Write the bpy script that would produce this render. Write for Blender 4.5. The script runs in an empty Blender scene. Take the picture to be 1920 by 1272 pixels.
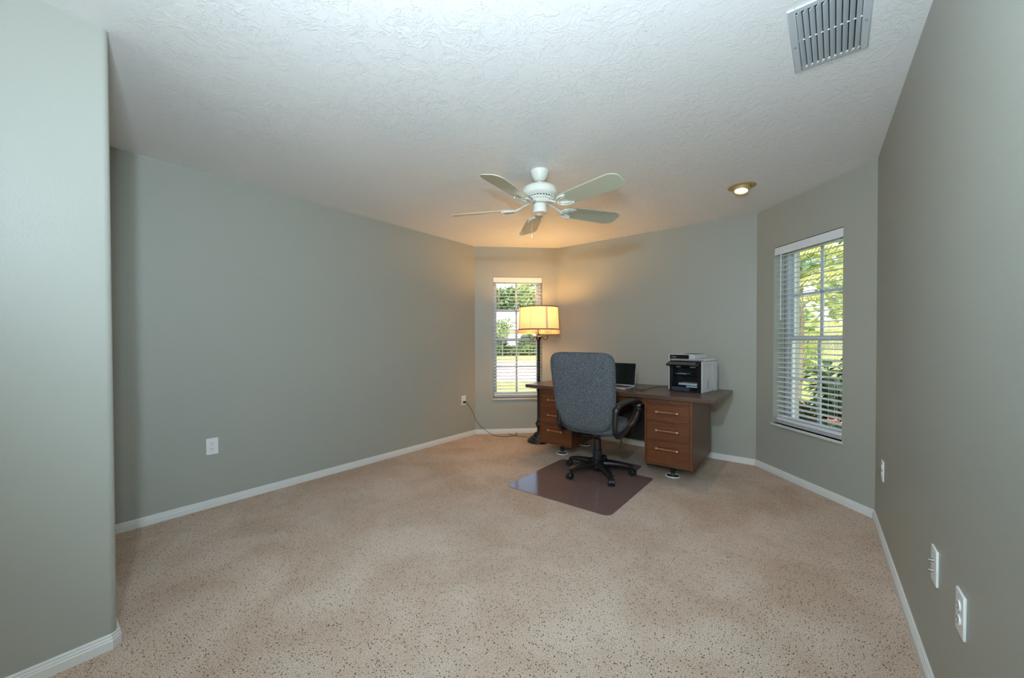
import bpy, bmesh, math, random
from mathutils import Vector, Matrix
PI = math.pi
SC = bpy.context.scene
COL = SC.collection
H = 1.2159
CZ = 2.44
# ------------------------------------------------------------------ materials
def lin(c):
    c = c / 255.0
    return c / 12.92 if c <= 0.04045 else ((c + 0.055) / 1.055) ** 2.4
def rgb(*c): return (lin(c[0]), lin(c[1]), lin(c[2]), 1)
def mat(name, col, rough=0.5, metal=0.0, spec=0.5, **kw):
    m = bpy.data.materials.new(name); m.use_nodes = True
    b = m.node_tree.nodes['Principled BSDF']
    b.inputs['Base Color'].default_value = rgb(*col)
    b.inputs['Roughness'].default_value = rough
    b.inputs['Metallic'].default_value = metal
    b.inputs['Specular IOR Level'].default_value = spec
    for k, v in kw.items(): b.inputs[k].default_value = v
    return m
def nt(m): return m.node_tree.nodes, m.node_tree.links, m.node_tree.nodes['Principled BSDF']
def coords(m, scale=(1, 1, 1), rot=(0, 0, 0)):
    n, l, b = nt(m)
    tc = n.new('ShaderNodeTexCoord'); mp = n.new('ShaderNodeMapping')
    mp.inputs['Scale'].default_value = scale; mp.inputs['Rotation'].default_value = rot
    l.new(tc.outputs['Object'], mp.inputs['Vector'])
    return mp.outputs['Vector']
def noise(m, vec, scale, detail=3, rough=0.5, dist=0.0):
    n, l, b = nt(m); t = n.new('ShaderNodeTexNoise')
    t.inputs['Scale'].default_value = scale; t.inputs['Detail'].default_value = detail
    t.inputs['Roughness'].default_value = rough; t.inputs['Distortion'].default_value = dist
    l.new(vec, t.inputs['Vector']); return t.outputs['Fac']
def ramp(m, fac, stops):
    n, l, b = nt(m); r = n.new('ShaderNodeValToRGB'); e = r.color_ramp.elements
    while len(e) < len(stops): e.new(0.5)
    for i, (p, c) in enumerate(stops):
        e[i].position = p; e[i].color = c if len(c) == 4 else rgb(*c)
    l.new(fac, r.inputs['Fac']); return r.outputs['Color']
def bump(m, h, strength=0.3, dist=0.01, prev=None):
    n, l, b = nt(m); t = n.new('ShaderNodeBump')
    t.inputs['Strength'].default_value = strength; t.inputs['Distance'].default_value = dist
    l.new(h, t.inputs['Height'])
    if prev is not None: l.new(prev, t.inputs['Normal'])
    l.new(t.outputs['Normal'], b.inputs['Normal']); return t.outputs['Normal']
def mixc(m, fac, a, c, mode='MIX'):
    n, l, b = nt(m); t = n.new('ShaderNodeMix'); t.data_type = 'RGBA'; t.blend_type = mode
    if isinstance(fac, float): t.inputs[0].default_value = fac
    else: l.new(fac, t.inputs[0])
    for s, v in ((6, a), (7, c)):
        if isinstance(v, tuple): t.inputs[s].default_value = v
        else: l.new(v, t.inputs[s])
    return t.outputs[2]
def setcol(m, c):
    n, l, b = nt(m); l.new(c, b.inputs['Base Color'])
W1c, K0 = (1, 1, 1, 1), (0, 0, 0, 1)

M = {}
m = M['wall'] = mat('wall_paint', (160, 161, 151), 0.42, spec=0.35)
v = coords(m); bump(m, noise(m, v, 160, 3, 0.6), 0.22, 0.0025)
m = M['ceiling'] = mat('ceiling_texture', (236, 236, 236), 0.6, spec=0.3)
v = coords(m)
r1 = ramp(m, noise(m, v, 10, 6, 0.62, 0.5), [(0.50, K0), (0.512, W1c), (0.62, (0.35,) * 3 + (1,))])
r2 = ramp(m, noise(m, coords(m, (1, 1, 1), (0, 0, 1.1)), 21, 5, 0.65, 0.8), [(0.54, K0), (0.552, W1c), (0.66, (0.3,) * 3 + (1,))])
hgt = mixc(m, 0.4, r1, r2)
hgt = mixc(m, ramp(m, noise(m, v, 1.7, 3), [(0.36, (0.25,) * 3 + (1,)), (0.6, W1c)]), K0, hgt)
bump(m, hgt, 0.55, 0.005)
M['trim'] = mat('white_trim_paint', (214, 214, 210), 0.35)
M['white'] = mat('white_plastic', (225, 225, 222), 0.35)
M['blind'] = mat('blind_white', (222, 224, 226), 0.4)
M['dark'] = mat('slot_dark', (18, 18, 18), 0.6)
M['brass'] = mat('brass', (206, 176, 136), 0.35, 0.8)
M['steel'] = mat('steel', (170, 170, 168), 0.3, 1.0)
M['sash'] = mat('sash_white', (205, 210, 216), 0.4)
M['stucco'] = mat('exterior_stucco', (228, 210, 198), 0.9)
M['soffit'] = mat('soffit_paint', (214, 204, 170), 0.8)
M['marble'] = mat('sill_marble', (205, 203, 198), 0.3)
# carpet
m = M['carpet'] = mat('carpet_pile', (170, 150, 130), 0.95, spec=0.1)
v = coords(m)
fine = noise(m, v, 300, 2, 0.75)
base = ramp(m, fine, [(0.34, (124, 102, 88)), (0.5, (210, 184, 164)), (0.66, (250, 240, 226))])
patch = ramp(m, noise(m, v, 2.3, 4, 0.55, 0.4), [(0.38, (0.84, 0.79, 0.74, 1)), (0.62, (1.0, 1.0, 1.0, 1))])
base = mixc(m, 1.0, base, patch, 'MULTIPLY')
n, l, b = nt(m)
vo = n.new('ShaderNodeTexVoronoi'); vo.inputs['Scale'].default_value = 88; vo.inputs['Randomness'].default_value = 0.8
wv = n.new('ShaderNodeTexNoise'); wv.inputs['Scale'].default_value = 150
av = n.new('ShaderNodeVectorMath'); av.operation = 'SCALE'; av.inputs['Scale'].default_value = 0.012
l.new(v, wv.inputs['Vector']); l.new(wv.outputs['Color'], av.inputs[0])
ad = n.new('ShaderNodeVectorMath'); ad.operation = 'ADD'; l.new(v, ad.inputs[0]); l.new(av.outputs[0], ad.inputs[1])
mp2 = n.new('ShaderNodeMapping'); mp2.inputs['Scale'].default_value = (1, 0.8, 1); l.new(ad.outputs[0], mp2.inputs['Vector'])
l.new(mp2.outputs[0], vo.inputs['Vector'])
dot = ramp(m, vo.outputs['Distance'], [(0.14, W1c), (0.29, K0)])
sel = ramp(m, noise(m, v, 26, 2), [(0.30, K0), (0.50, W1c)])
dm = mixc(m, 1.0, dot, sel, 'MULTIPLY')
setcol(m, mixc(m, dm, base, rgb(54, 40, 30)))
hh = mixc(m, dm, fine, K0)
bump(m, hh, 0.7, 0.006)
# woods
def wood(name, c1, c2, rough, scale=(1, 14, 14), spec=0.5):
    m = mat(name, c1, rough, spec=spec); v = coords(m, scale)
    f = noise(m, v, 3.2, 6, 0.65, 0.9)
    setcol(m, ramp(m, f, [(0.3, c1), (0.7, c2)])); bump(m, f, 0.08, 0.002); return m
M['desk_top'] = wood('desk_top_laminate', (70, 50, 40), (94, 72, 58), 0.32, (1, 16, 16))
M['desk_wood'] = wood('desk_walnut_front', (78, 38, 14), (112, 62, 27), 0.38, (1, 12, 16))
M['desk_side'] = wood('desk_walnut_side', (78, 44, 20), (104, 66, 36), 0.4, (14, 14, 1))
M['desk_dark'] = mat('desk_inside', (30, 18, 12), 0.6)
M['handle'] = wood('handle_wood', (118, 62, 36), (160, 104, 70), 0.4, (60, 10, 10))
# fabric
m = M['fabric'] = mat('chair_tweed', (92, 102, 112), 0.95, spec=0.15)
v = coords(m); f = noise(m, v, 300, 2, 0.8)
c = ramp(m, f, [(0.38, (30, 36, 44)), (0.5, (72, 79, 88)), (0.62, (136, 138, 138))]); setcol(m, c); bump(m, f, 0.5, 0.003)
M['black'] = mat('black_plastic', (22, 23, 25), 0.38)
M['blackgloss'] = mat('black_gloss', (12, 12, 13), 0.12)
M['iron'] = mat('black_iron', (26, 28, 28), 0.42, 0.3)
M['screen'] = mat('screen_glass', (16, 22, 22), 0.1)
M['silver'] = mat('silver_plastic', (176, 178, 182), 0.35, 0.4)
M['keys'] = mat('keys_black', (26, 27, 30), 0.5)
M['printer_white'] = mat('printer_white', (180, 183, 186), 0.4)
M['printer_black'] = mat('printer_black', (14, 15, 17), 0.35)
M['panel_grey'] = mat('panel_grey', (104, 104, 102), 0.35)
M['paper'] = mat('paper', (150, 164, 172), 0.6)
M['tray'] = mat('tray_smoke', (52, 60, 70), 0.25)
M['fan_white'] = mat('fan_white_enamel', (228, 228, 218), 0.3)
M['blade'] = mat('fan_blade_white', (196, 198, 176), 0.12, spec=0.6)
M['gold'] = mat('downlight_trim', (196, 168, 118), 0.4, 0.3)
M['vent'] = mat('vent_metal', (196, 202, 206), 0.4)
M['ventdark'] = mat('duct_dark', (20, 26, 34), 0.8)
# mat (vinyl)
m = M['vinyl'] = mat('tinted_vinyl', (96, 72, 66), 0.10, spec=0.5)
v = coords(m); f = noise(m, v, 300, 2, 0.7)
setcol(m, ramp(m, f, [(0.35, (86, 66, 62)), (0.65, (138, 112, 104))]))
bump(m, noise(m, v, 240, 2, 0.6), 0.03, 0.002)
# glass
m = M['glass'] = bpy.data.materials.new('window_glass'); m.use_nodes = True
n = m.node_tree.nodes; l = m.node_tree.links; n.remove(n['Principled BSDF'])
tr = n.new('ShaderNodeBsdfTransparent'); gl = n.new('ShaderNodeBsdfGlossy'); gl.inputs['Roughness'].default_value = 0.02
fr = n.new('ShaderNodeFresnel'); mx = n.new('ShaderNodeMixShader'); fr.inputs['IOR'].default_value = 1.25
l.new(fr.outputs[0], mx.inputs[0]); l.new(tr.outputs[0], mx.inputs[1]); l.new(gl.outputs[0], mx.inputs[2])
l.new(mx.outputs[0], n['Material Output'].inputs['Surface'])
def emis(name, col, strength):
    m = bpy.data.materials.new(name); m.use_nodes = True; b = m.node_tree.nodes['Principled BSDF']
    b.inputs['Base Color'].default_value = rgb(*col); b.inputs['Emission Color'].default_value = rgb(*col)
    b.inputs['Emission Strength'].default_value = strength; return m
M['lit'] = emis('lit_lens', (255, 232, 190), 3.0)
M['bulb'] = emis('lit_bulb', (255, 205, 130), 4.0)
def translucent(name, col, f=0.55):
    m = bpy.data.materials.new(name); m.use_nodes = True; n = m.node_tree.nodes; l = m.node_tree.links
    n.remove(n['Principled BSDF'])
    d = n.new('ShaderNodeBsdfDiffuse'); t = n.new('ShaderNodeBsdfTranslucent'); x = n.new('ShaderNodeMixShader')
    d.inputs['Color'].default_value = rgb(*col); t.inputs['Color'].default_value = rgb(*col); x.inputs[0].default_value = f
    l.new(d.outputs[0], x.inputs[1]); l.new(t.outputs[0], x.inputs[2]); l.new(x.outputs[0], n['Material Output'].inputs['Surface'])
    return m
M['shade'] = translucent('lamp_shade_fabric', (238, 208, 178), 0.19)
M['fringe'] = translucent('lamp_fringe', (240, 222, 186), 0.35)
M['shade_trim'] = mat('shade_trim', (128, 100, 66), 0.8)
M['seam'] = translucent('shade_seam', (236, 212, 184), 0.22)
def leafm(name, c1, c2, tf=0.35):
    m = translucent(name, c1, tf); n = m.node_tree.nodes; l = m.node_tree.links
    tc = n.new('ShaderNodeTexCoord'); t = n.new('ShaderNodeTexNoise'); t.inputs['Scale'].default_value = 6
    r = n.new('ShaderNodeValToRGB'); r.color_ramp.elements[0].color = rgb(*c1); r.color_ramp.elements[1].color = rgb(*c2)
    r.color_ramp.elements[0].position = 0.4; r.color_ramp.elements[1].position = 0.6
    l.new(tc.outputs['Object'], t.inputs['Vector']); l.new(t.outputs['Fac'], r.inputs['Fac'])
    for q in n:
        if q.type in ('BSDF_DIFFUSE', 'BSDF_TRANSLUCENT'): l.new(r.outputs['Color'], q.inputs['Color'])
    return m
M['leaf'] = leafm('leaf_green', (124, 146, 94), (172, 188, 130))
M['leafdark'] = leafm('leaf_dark', (72, 98, 60), (112, 136, 88), 0.2)
M['palm'] = leafm('palm_leaf', (200, 208, 118), (244, 234, 150), 0.5)
M['palmgreen'] = leafm('palm_green', (90, 140, 128), (130, 170, 140), 0.35)
M['flower'] = mat('coral_petal', (214, 128, 106), 0.6)
M['bark'] = mat('bark', (118, 112, 94), 0.9)
m = M['grass'] = mat('lawn_grass', (150, 164, 84), 0.95, spec=0.1)
v = coords(m); setcol(m, ramp(m, noise(m, v, 3, 6, 0.7), [(0.35, (120, 140, 66)), (0.65, (186, 186, 116))]))
m = M['road'] = mat('road_concrete', (178, 176, 174), 0.9, spec=0.1)
M['housewall'] = mat('house_wall', (236, 224, 218), 0.9)
M['roof'] = mat('roof_tile', (232, 218, 214), 0.85)
M['garage'] = mat('garage_door', (240, 240, 240), 0.7)

# ------------------------------------------------------------------ mesh helpers
class MB:
    def __init__(s): s.bm = bmesh.new(); s.mi = 0
    def _t(s, before, mt):
        nf = [f for f in s.bm.faces if f.index == -1 or f.index >= before]
        for f in nf: f.material_index = s.mi
    def faces(s, vs, fs, smooth=True):
        V = [s.bm.verts.new(v) for v in vs]
        for f in fs:
            try:
                q = s.bm.faces.new([V[i] for i in f]); q.material_index = s.mi; q.smooth = smooth
            except ValueError: pass
        return s
    def box(s, lo, hi, mx=None):
        (a, b, c), (d, e, f) = lo, hi
        vs = [Vector(p) for p in ((a,b,c),(d,b,c),(d,e,c),(a,e,c),(a,b,f),(d,b,f),(d,e,f),(a,e,f))]
        if mx: vs = [mx @ p for p in vs]
        return s.faces(vs, [(0,3,2,1),(4,5,6,7),(0,1,5,4),(1,2,6,5),(2,3,7,6),(3,0,4,7)], False)
    def prism(s, poly, z0, z1, mx=None):
        n = len(poly); vs = [Vector((x, y, z0)) for x, y in poly] + [Vector((x, y, z1)) for x, y in poly]
        if mx: vs = [mx @ p for p in vs]
        return s.faces(vs, [tuple(range(n))[::-1], tuple(range(n, 2*n))] + [(i, (i+1) % n, n+(i+1) % n, n+i) for i in range(n)], True)
    def lathe(s, prof, n=32, c=(0, 0), mx=None, cap=True):
        vs = []; fs = []
        for r, z in prof:
            for i in range(n):
                a = 2*PI*i/n; p = Vector((c[0]+r*math.cos(a), c[1]+r*math.sin(a), z)); vs.append(mx @ p if mx else p)
        for k in range(len(prof)-1):
            for i in range(n):
                j = (i+1) % n; fs.append((k*n+i, k*n+j, (k+1)*n+j, (k+1)*n+i))
        if cap:
            fs.append(tuple(range(n))[::-1]); fs.append(tuple(range((len(prof)-1)*n, len(prof)*n)))
        return s.faces(vs, fs, True)
    def tube(s, pts, r, n=10, cap=True, flat=None):
        pts = [Vector(p) for p in pts]; m = len(pts)
        rs = r if isinstance(r, (list, tuple)) else [r]*m
        vs = []; fs = []; up = None
        for k in range(m):
            t = (pts[min(k+1, m-1)] - pts[max(k-1, 0)]).normalized()
            if up is None: up = Vector((0, 0, 1)) if abs(t.z) < 0.9 else Vector((1, 0, 0))
            a = t.cross(up).normalized(); b = a.cross(t).normalized(); up = b
            fa, fb = flat if flat else (1, 1)
            for i in range(n):
                q = 2*PI*i/n; vs.append(pts[k] + a*math.cos(q)*rs[k]*fa + b*math.sin(q)*rs[k]*fb)
        for k in range(m-1):
            for i in range(n):
                j = (i+1) % n; fs.append((k*n+i, k*n+j, (k+1)*n+j, (k+1)*n+i))
        if cap: fs.append(tuple(range(n))[::-1]); fs.append(tuple(range((m-1)*n, m*n)))
        return s.faces(vs, fs, True)
    def ball(s, c, r, sc=(1, 1, 1), n=16):
        k = n//2; return s.lathe([(max(1e-4, r*math.sin(PI*i/k))*1, r*-math.cos(PI*i/k)) for i in range(k+1)], n,
                                 mx=Matrix.Translation(c) @ Matrix.Diagonal((*sc, 1)))
    def pillow(s, w, h, t, et=4, eb=4, mx=None, taper=0.0, nr=10, na=48, pw=5):
        # padded cushion in the local XZ plane, thickness along Y
        vs = []; fs = []
        def ring(rho, sg):
            o = []
            for i in range(na):
                a = 2*PI*i/na; ca, sa = math.cos(a), math.sin(a); e = et if sa > 0 else eb
                x = math.copysign(abs(ca)**(2/e), ca)*rho; z = math.copysign(abs(sa)**(2/e), sa)*rho
                y = sg*t*max(0, 1-rho**pw)**0.5
                p = Vector((x*w*(1+taper*z), y, z*h)); o.append(mx @ p if mx else p)
            return o
        rhos = [math.sin(PI/2*k/nr) for k in range(1, nr+1)]
        seq = [(r, 1) for r in rhos] + [(r, -1) for r in rhos[-2::-1]]
        for r, sg in seq: vs += ring(r, sg)
        for k in range(len(seq)-1):
            for i in range(na):
                j = (i+1) % na; fs.append((k*na+i, (k+1)*na+i, (k+1)*na+j, k*na+j))
        fs.append(tuple(range(na))); fs.append(tuple(range((len(seq)-1)*na, len(seq)*na))[::-1])
        return s.faces(vs, fs, True)
    def build(s, name, mats, parent=None, bev=0, angle=35, flip=True):
        bm = s.bm
        if flip: bmesh.ops.recalc_face_normals(bm, faces=bm.faces)
        me = bpy.data.meshes.new(name); bm.to_mesh(me); bm.free()
        for q in (mats if isinstance(mats, (list, tuple)) else [mats]): me.materials.append(M[q] if isinstance(q, str) else q)
        for p in me.polygons: p.use_smooth = True
        me.set_sharp_from_angle(angle=math.radians(angle))
        o = bpy.data.objects.new(name, me); COL.objects.link(o); o.parent = parent
        if bev:
            b = o.modifiers.new('bevel', 'BEVEL'); b.width = bev; b.segments = 2; b.limit_method = 'ANGLE'; b.angle_limit = math.radians(40)
        return o
def tag(o, label=None, cat=None, group=None, kind=None):
    for k, v in (('label', label), ('category', cat), ('group', group), ('kind', kind)):
        if v: o[k] = v
    return o
def empty(name, loc=(0, 0, 0), rz=0, **kw):
    o = bpy.data.objects.new(name, None); COL.objects.link(o); o.location = loc; o.rotation_euler = (0, 0, rz)
    o.empty_display_size = 0.1; return tag(o, **kw)
def copy_tree(o, parent=None):
    c = o.copy(); COL.objects.link(c); c.parent = parent
    for ch in [x for x in COL.objects if x.parent == o]: copy_tree(ch, c)
    return c
def curve(pts, res=8, closed=False):
    # Catmull-Rom through points
    P = [Vector(p) for p in pts]; out = []; n = len(P)
    for i in range(n if closed else n-1):
        g = (lambda k: P[k % n]) if closed else (lambda k: P[max(0, min(n-1, k))])
        a, b, c, d = g(i-1), g(i), g(i+1), g(i+2)
        for k in range(res):
            t = k/res; out.append(0.5*((2*b)+(c-a)*t+(2*a-5*b+4*c-d)*t*t+(3*b-a-3*c+d)*t**3))
    out.append(P[0] if closed else P[-1]); return out
def struct(mb, name, mats, parent=None, **k):
    o = mb.build(name, mats, parent, **k)
    if parent is None: o['kind'] = 'structure'
    return o

# ------------------------------------------------------------------ room plan
A = Vector((-3.4335, 3.6886)); B = Vector((-2.6481, 4.4572)); C = Vector((-0.4365, 4.4572)); D = Vector((0.3253, 3.6253))
XL, XR, XE, YE, YB = -3.4335, 0.3253, -2.1636, 0.2212, -2.6
TH = 0.25
def seg(P, Q):
    u = (Q-P).normalized(); n = Vector((-u.y, u.x)); return u, n, (Q-P).length
def wframe(P, Q):
    u, n, L = seg(P, Q)
    return Matrix(((u.x, n.x, 0, P.x), (u.y, n.y, 0, P.y), (0, 0, 1, 0), (0, 0, 0, 1))), L
WZ0, WZ1 = 0.462, 2.052
OPEN = {'AB': (0.236, 0.89), 'CD': (0.214, 0.884)}
def bay_wall(name, P, Q, key, e0, e1):
    mx, L = wframe(P, Q); s0, s1 = OPEN[key]; mb = MB()
    for lo, hi in (((-e0, 0, 0), (s0, TH, CZ)), ((s1, 0, 0), (L+e1, TH, CZ)), ((s0, 0, 0), (s1, TH, WZ0)), ((s0, 0, WZ1), (s1, TH, CZ))):
        a, b, c = lo; d, e, f = hi
        # inner face starts exactly at the corner, outer side runs on to meet the next wall
        ia, id_ = (0 if a < 0 else a), (L if d > L else d)
        poly = [(ia, 0), (id_, 0), (d, e), (a, e)]
        mb.prism(poly, c, f, mx)
    o = mb.build(name, ['wall', 'stucco'])
    for p in o.data.polygons:
        nn = mx.to_3x3().inverted() @ p.normal; cc = mx.inverted() @ p.center
        if nn.y > 0.9 or (cc.y > 0.14 and abs(nn.y) < 0.9): p.material_index = 1
    o['kind'] = 'structure'; return o
t225 = math.tan(math.radians(22.5))*TH
bay_wall('wall_far_left', A, B, 'AB', t225, t225)
bay_wall('wall_far_right', C, D, 'CD', t225, t225)
def flat_wall(name, P, Q, e0=0, e1=0):
    mx, L = wframe(P, Q)
    return struct(MB().prism([(0, 0), (L, 0), (L+e1, TH), (-e0, TH)], 0, CZ, mx), name, 'wall')
flat_wall('wall_far', B, C, t225, t225)
flat_wall('wall_left', Vector((XL, -0.6)), A, 0, t225)
flat_wall('wall_right', D, Vector((XR, YB)), t225, TH)
# near left wall block (the closet side) with a rounded outer corner
mb = MB(); R = 0.022
arc = [(XE-R+R*math.cos(a), YE-R+R*math.sin(a)) for a in [PI/2*i/6 for i in range(7)]]
mb.prism([(XL, YB), (XE, YB)] + arc + [(XL, YE)], 0, CZ)
struct(mb, 'wall_near_left', 'wall')
# back wall behind the camera; its unseen glazed opening is added for fill light
mb = MB(); mb.box((XE-0.2, YB-TH, 0), (-1.6, YB, CZ)); mb.box((-0.2, YB-TH, 0), (XR+TH, YB, CZ)); mb.box((-1.6, YB-TH, 2.1), (-0.2, YB, CZ))
struct(mb, 'wall_back', 'wall')
d1 = empty('fill_door_1', (-1.6, YB-0.1, 0), kind='structure')
mb = MB()
for lo, hi in (((0, 0, 0), (1.4, 0.06, 0.05)), ((0, 0, 2.05), (1.4, 0.06, 2.1)), ((0, 0, 0), (0.06, 0.06, 2.1)), ((1.34, 0, 0), (1.4, 0.06, 2.1)), ((0.67, 0, 0), (0.73, 0.06, 2.1))): mb.box(lo, hi)
mb.build('fill_door_frame', 'sash', d1); MB().box((0.05, 0.025, 0.05), (1.35, 0.03, 2.05)).build('fill_door_glass', 'glass', d1)
# floor and ceiling follow the room outline
outer = [(XL-TH, YB-TH), (XR+TH, YB-TH), (XR+TH, 3.72), (-0.33, 4.69), (-2.75, 4.69), (XL-TH, 3.79)]
struct(MB().prism(outer, -0.12, 0), 'floor', 'carpet')
struct(MB().prism(outer, CZ, CZ+0.2), 'ceiling', 'ceiling')
eave = [(XL-0.8, YB-4.5), (XR+0.85, YB-4.5), (XR+0.85, 3.95), (-0.1, 5.22), (-2.98, 5.22), (XL-0.8, 4.05)]  # eave in front; unseen rear stretch added to block sun at the back opening
struct(MB().prism(eave, CZ+0.2, CZ+0.34), 'eave_sunshade', 'soffit')

# baseboards: stepped profile swept along each wall
PROF = [(0, 0), (0.0145, 0), (0.0145, 0.034), (0.012, 0.037), (0.012, 0.044), (0.0085, 0.047), (0.0085, 0.054), (0.004, 0.058), (0, 0.058)]
def baseboard(name, pts):
    # pts: inner wall line, room on the right-hand side going along it
    n = len(pts); vs = []; fs = []; k = len(PROF)
    for i, p in enumerate(pts):
        p = Vector(p)
        d0 = (p-Vector(pts[i-1])).normalized() if i else None
        d1_ = (Vector(pts[i+1])-p).normalized() if i < n-1 else None
        if d0 is None: d0 = d1_
        if d1_ is None: d1_ = d0
        n0 = Vector((d0.y, -d0.x)); n1 = Vector((d1_.y, -d1_.x)); nn = (n0+n1).normalized(); nn /= max(0.3, nn.dot(n0))
        for a, z in PROF: vs.append((p.x+nn.x*a, p.y+nn.y*a, z))
    for i in range(n-1):
        for j in range(k):
            q = (j+1) % k; fs.append((i*k+j, i*k+q, (i+1)*k+q, (i+1)*k+j))
    fs.append(tuple(range(k))); fs.append(tuple(range((n-1)*k, n*k))[::-1])
    return struct(MB().faces(vs, fs, False), name, 'trim', angle=20)
def cut(P, Q, d=0.0145*math.tan(math.radians(22.5))):
    return P, Q
baseboard('baseboard_left', [(XL, YE), tuple(A)])
baseboard('baseboard_far_left', [tuple(A), tuple(B)])
baseboard('baseboard_far', [tuple(B), tuple(C)])
baseboard('baseboard_far_right', [tuple(C), tuple(D)])
baseboard('baseboard_right', [tuple(D), (XR, YB)])
baseboard('baseboard_near_left', [(XE, YB), (XE, YE-0.02), (XE-0.02, YE), (XL, YE)])

# ------------------------------------------------------------------ windows and blinds
def window(num, P, Q, key, sp):
    mx, L = wframe(P, Q); s0, s1 = OPEN[key]; w = s1-s0; h = WZ1-WZ0
    root = empty('window_%d' % num, kind='structure'); root.matrix_world = mx @ Matrix.Translation((s0, 0, WZ0))
    y0, y1 = 0.125, 0.165
    mb = MB(); f = 0.03
    for lo, hi in (((0, y0-0.01, 0), (f, y1+0.02, h)), ((w-f, y0-0.01, 0), (w, y1+0.02, h)), ((f, y0-0.01, 0), (w-f, y1+0.02, f)), ((f, y0-0.01, h-f), (w-f, y1+0.02, h))): mb.box(lo, hi)
    mb.build('window_frame', 'sash', root, bev=0.002)
    mid = h*0.478
    for nm, z0, z1, yy in (('upper_sash', mid-0.012, h-f, 0.02), ('lower_sash', f, mid+0.03, 0)):
        mb = MB(); a, b = y0+yy, y0+yy+0.02; g = 0.028
        for lo, hi in (((f, a, z0), (f+g, b, z1)), ((w-f-g, a, z0), (w-f, b, z1)), ((f+g, a, z0), (w-f-g, b, z0+(0.042 if yy == 0.02 else g))), ((f+g, a, z1-(0.042 if yy == 0 else g)), (w-f-g, b, z1)),
                       ((w/2-0.013, a+0.004, z0+g), (w/2+0.013, b-0.004, z1-g)), ((f+g, a+0.004, (z0+z1)/2-0.012), (w-f-g, b-0.004, (z0+z1)/2+0.012))): mb.box(lo, hi)
        sash = mb.build(nm, 'sash', root)
        MB().box((f+g-0.004, a+0.009, z0+g-0.004), (w-f-g+0.004, a+0.012, z1-g+0.004)).build('glass_pane', 'glass', sash)
    MB().box((-0.008, -0.018, -0.02), (w+0.008, y0, 0.0)).build('window_sill', 'marble', root, bev=0.003)
    # blind
    bl = empty('window_blind', **sp); bl.matrix_world = mx @ Matrix.Translation((s0, 0, WZ0))
    g = 0.004
    v = MB(); v.box((g, 0.004, h-0.072), (w-g, 0.016, h-0.004)); v.box((g, 0.016, h-0.05), (w-g, 0.075, h-0.004)); v.build('valance', 'blind', bl, bev=0.002)
    br = 0.062
    MB().box((g+0.008, 0.022, 0.03), (w-g-0.008, 0.075, 0.05)).build('bottom_rail', 'blind', bl, bev=0.004)
    st = MB()
    for zz in (0.006, 0.014, 0.022): st.box((g+0.008, 0.024, zz), (w-g-0.008, 0.073, zz+0.0035))
    zs = []; z = br+0.012
    while z < h-0.075: zs.append(z); z += 0.0436
    xs = w-2*g-0.012
    sm = MB(); prof = [(-0.025, -0.0020), (-0.013, 0.0010), (0, 0.0022), (0.013, 0.0010), (0.025, -0.0020)]
    vs = []; fs = []
    for x in (0, xs):
        for a, b in prof: vs.append((x, a, b))
        for a, b in prof[::-1]: vs.append((x, a, b-0.0028))
    k = 10
    for j in range(k): q = (j+1) % k; fs.append((j, q, k+q, k+j))
    fs += [tuple(range(k)), tuple(range(k, 2*k))[::-1]]
    sm.faces(vs, fs); sl = sm.build('slat', 'blind', bl)
    for i, z in enumerate(zs):
        o = sl if i == 0 else sl.copy()
        if i: COL.objects.link(o)
        o.parent = bl; o.location = (g+0.006, 0.048, z); o.rotation_euler = (math.radians(6), 0, 0)
    extra = sl.copy(); COL.objects.link(extra); extra.location = (g+0.006, 0.048, 0.058)
    st.build('stacked_slats', 'blind', bl)
    c = MB()
    for fx in (0.14, 0.86) if key == 'AB' else (0.13, 0.80):
        for yy in (0.0215, 0.0745): c.tube([(w*fx, yy, 0.045), (w*fx, yy, h-0.05)], 0.0009, 6)
    c.build('ladder_cord', 'blind', bl)
    MB().tube([(0.075, 0.012, h-0.07), (0.075, 0.006, h-0.08), (0.075, 0.006, h-0.66)], 0.0042, 8).build('tilt_wand', 'blind', bl)
    if key == 'CD':
        c = MB()
        for fx in (0.90, 0.93): c.tube([(w*fx, 0.010, h-0.07), (w*fx, 0.008, 0.12)], 0.001, 6)
        c.build('lift_cord', 'blind', bl)
window(1, A, B, 'AB', dict(label='white slatted blind in the far window, behind the floor lamp', cat='blind', group='white window blinds'))
window(2, C, D, 'CD', dict(label='white slatted blind in the right-hand window, open on palm leaves', cat='blind', group='white window blinds'))

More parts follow.
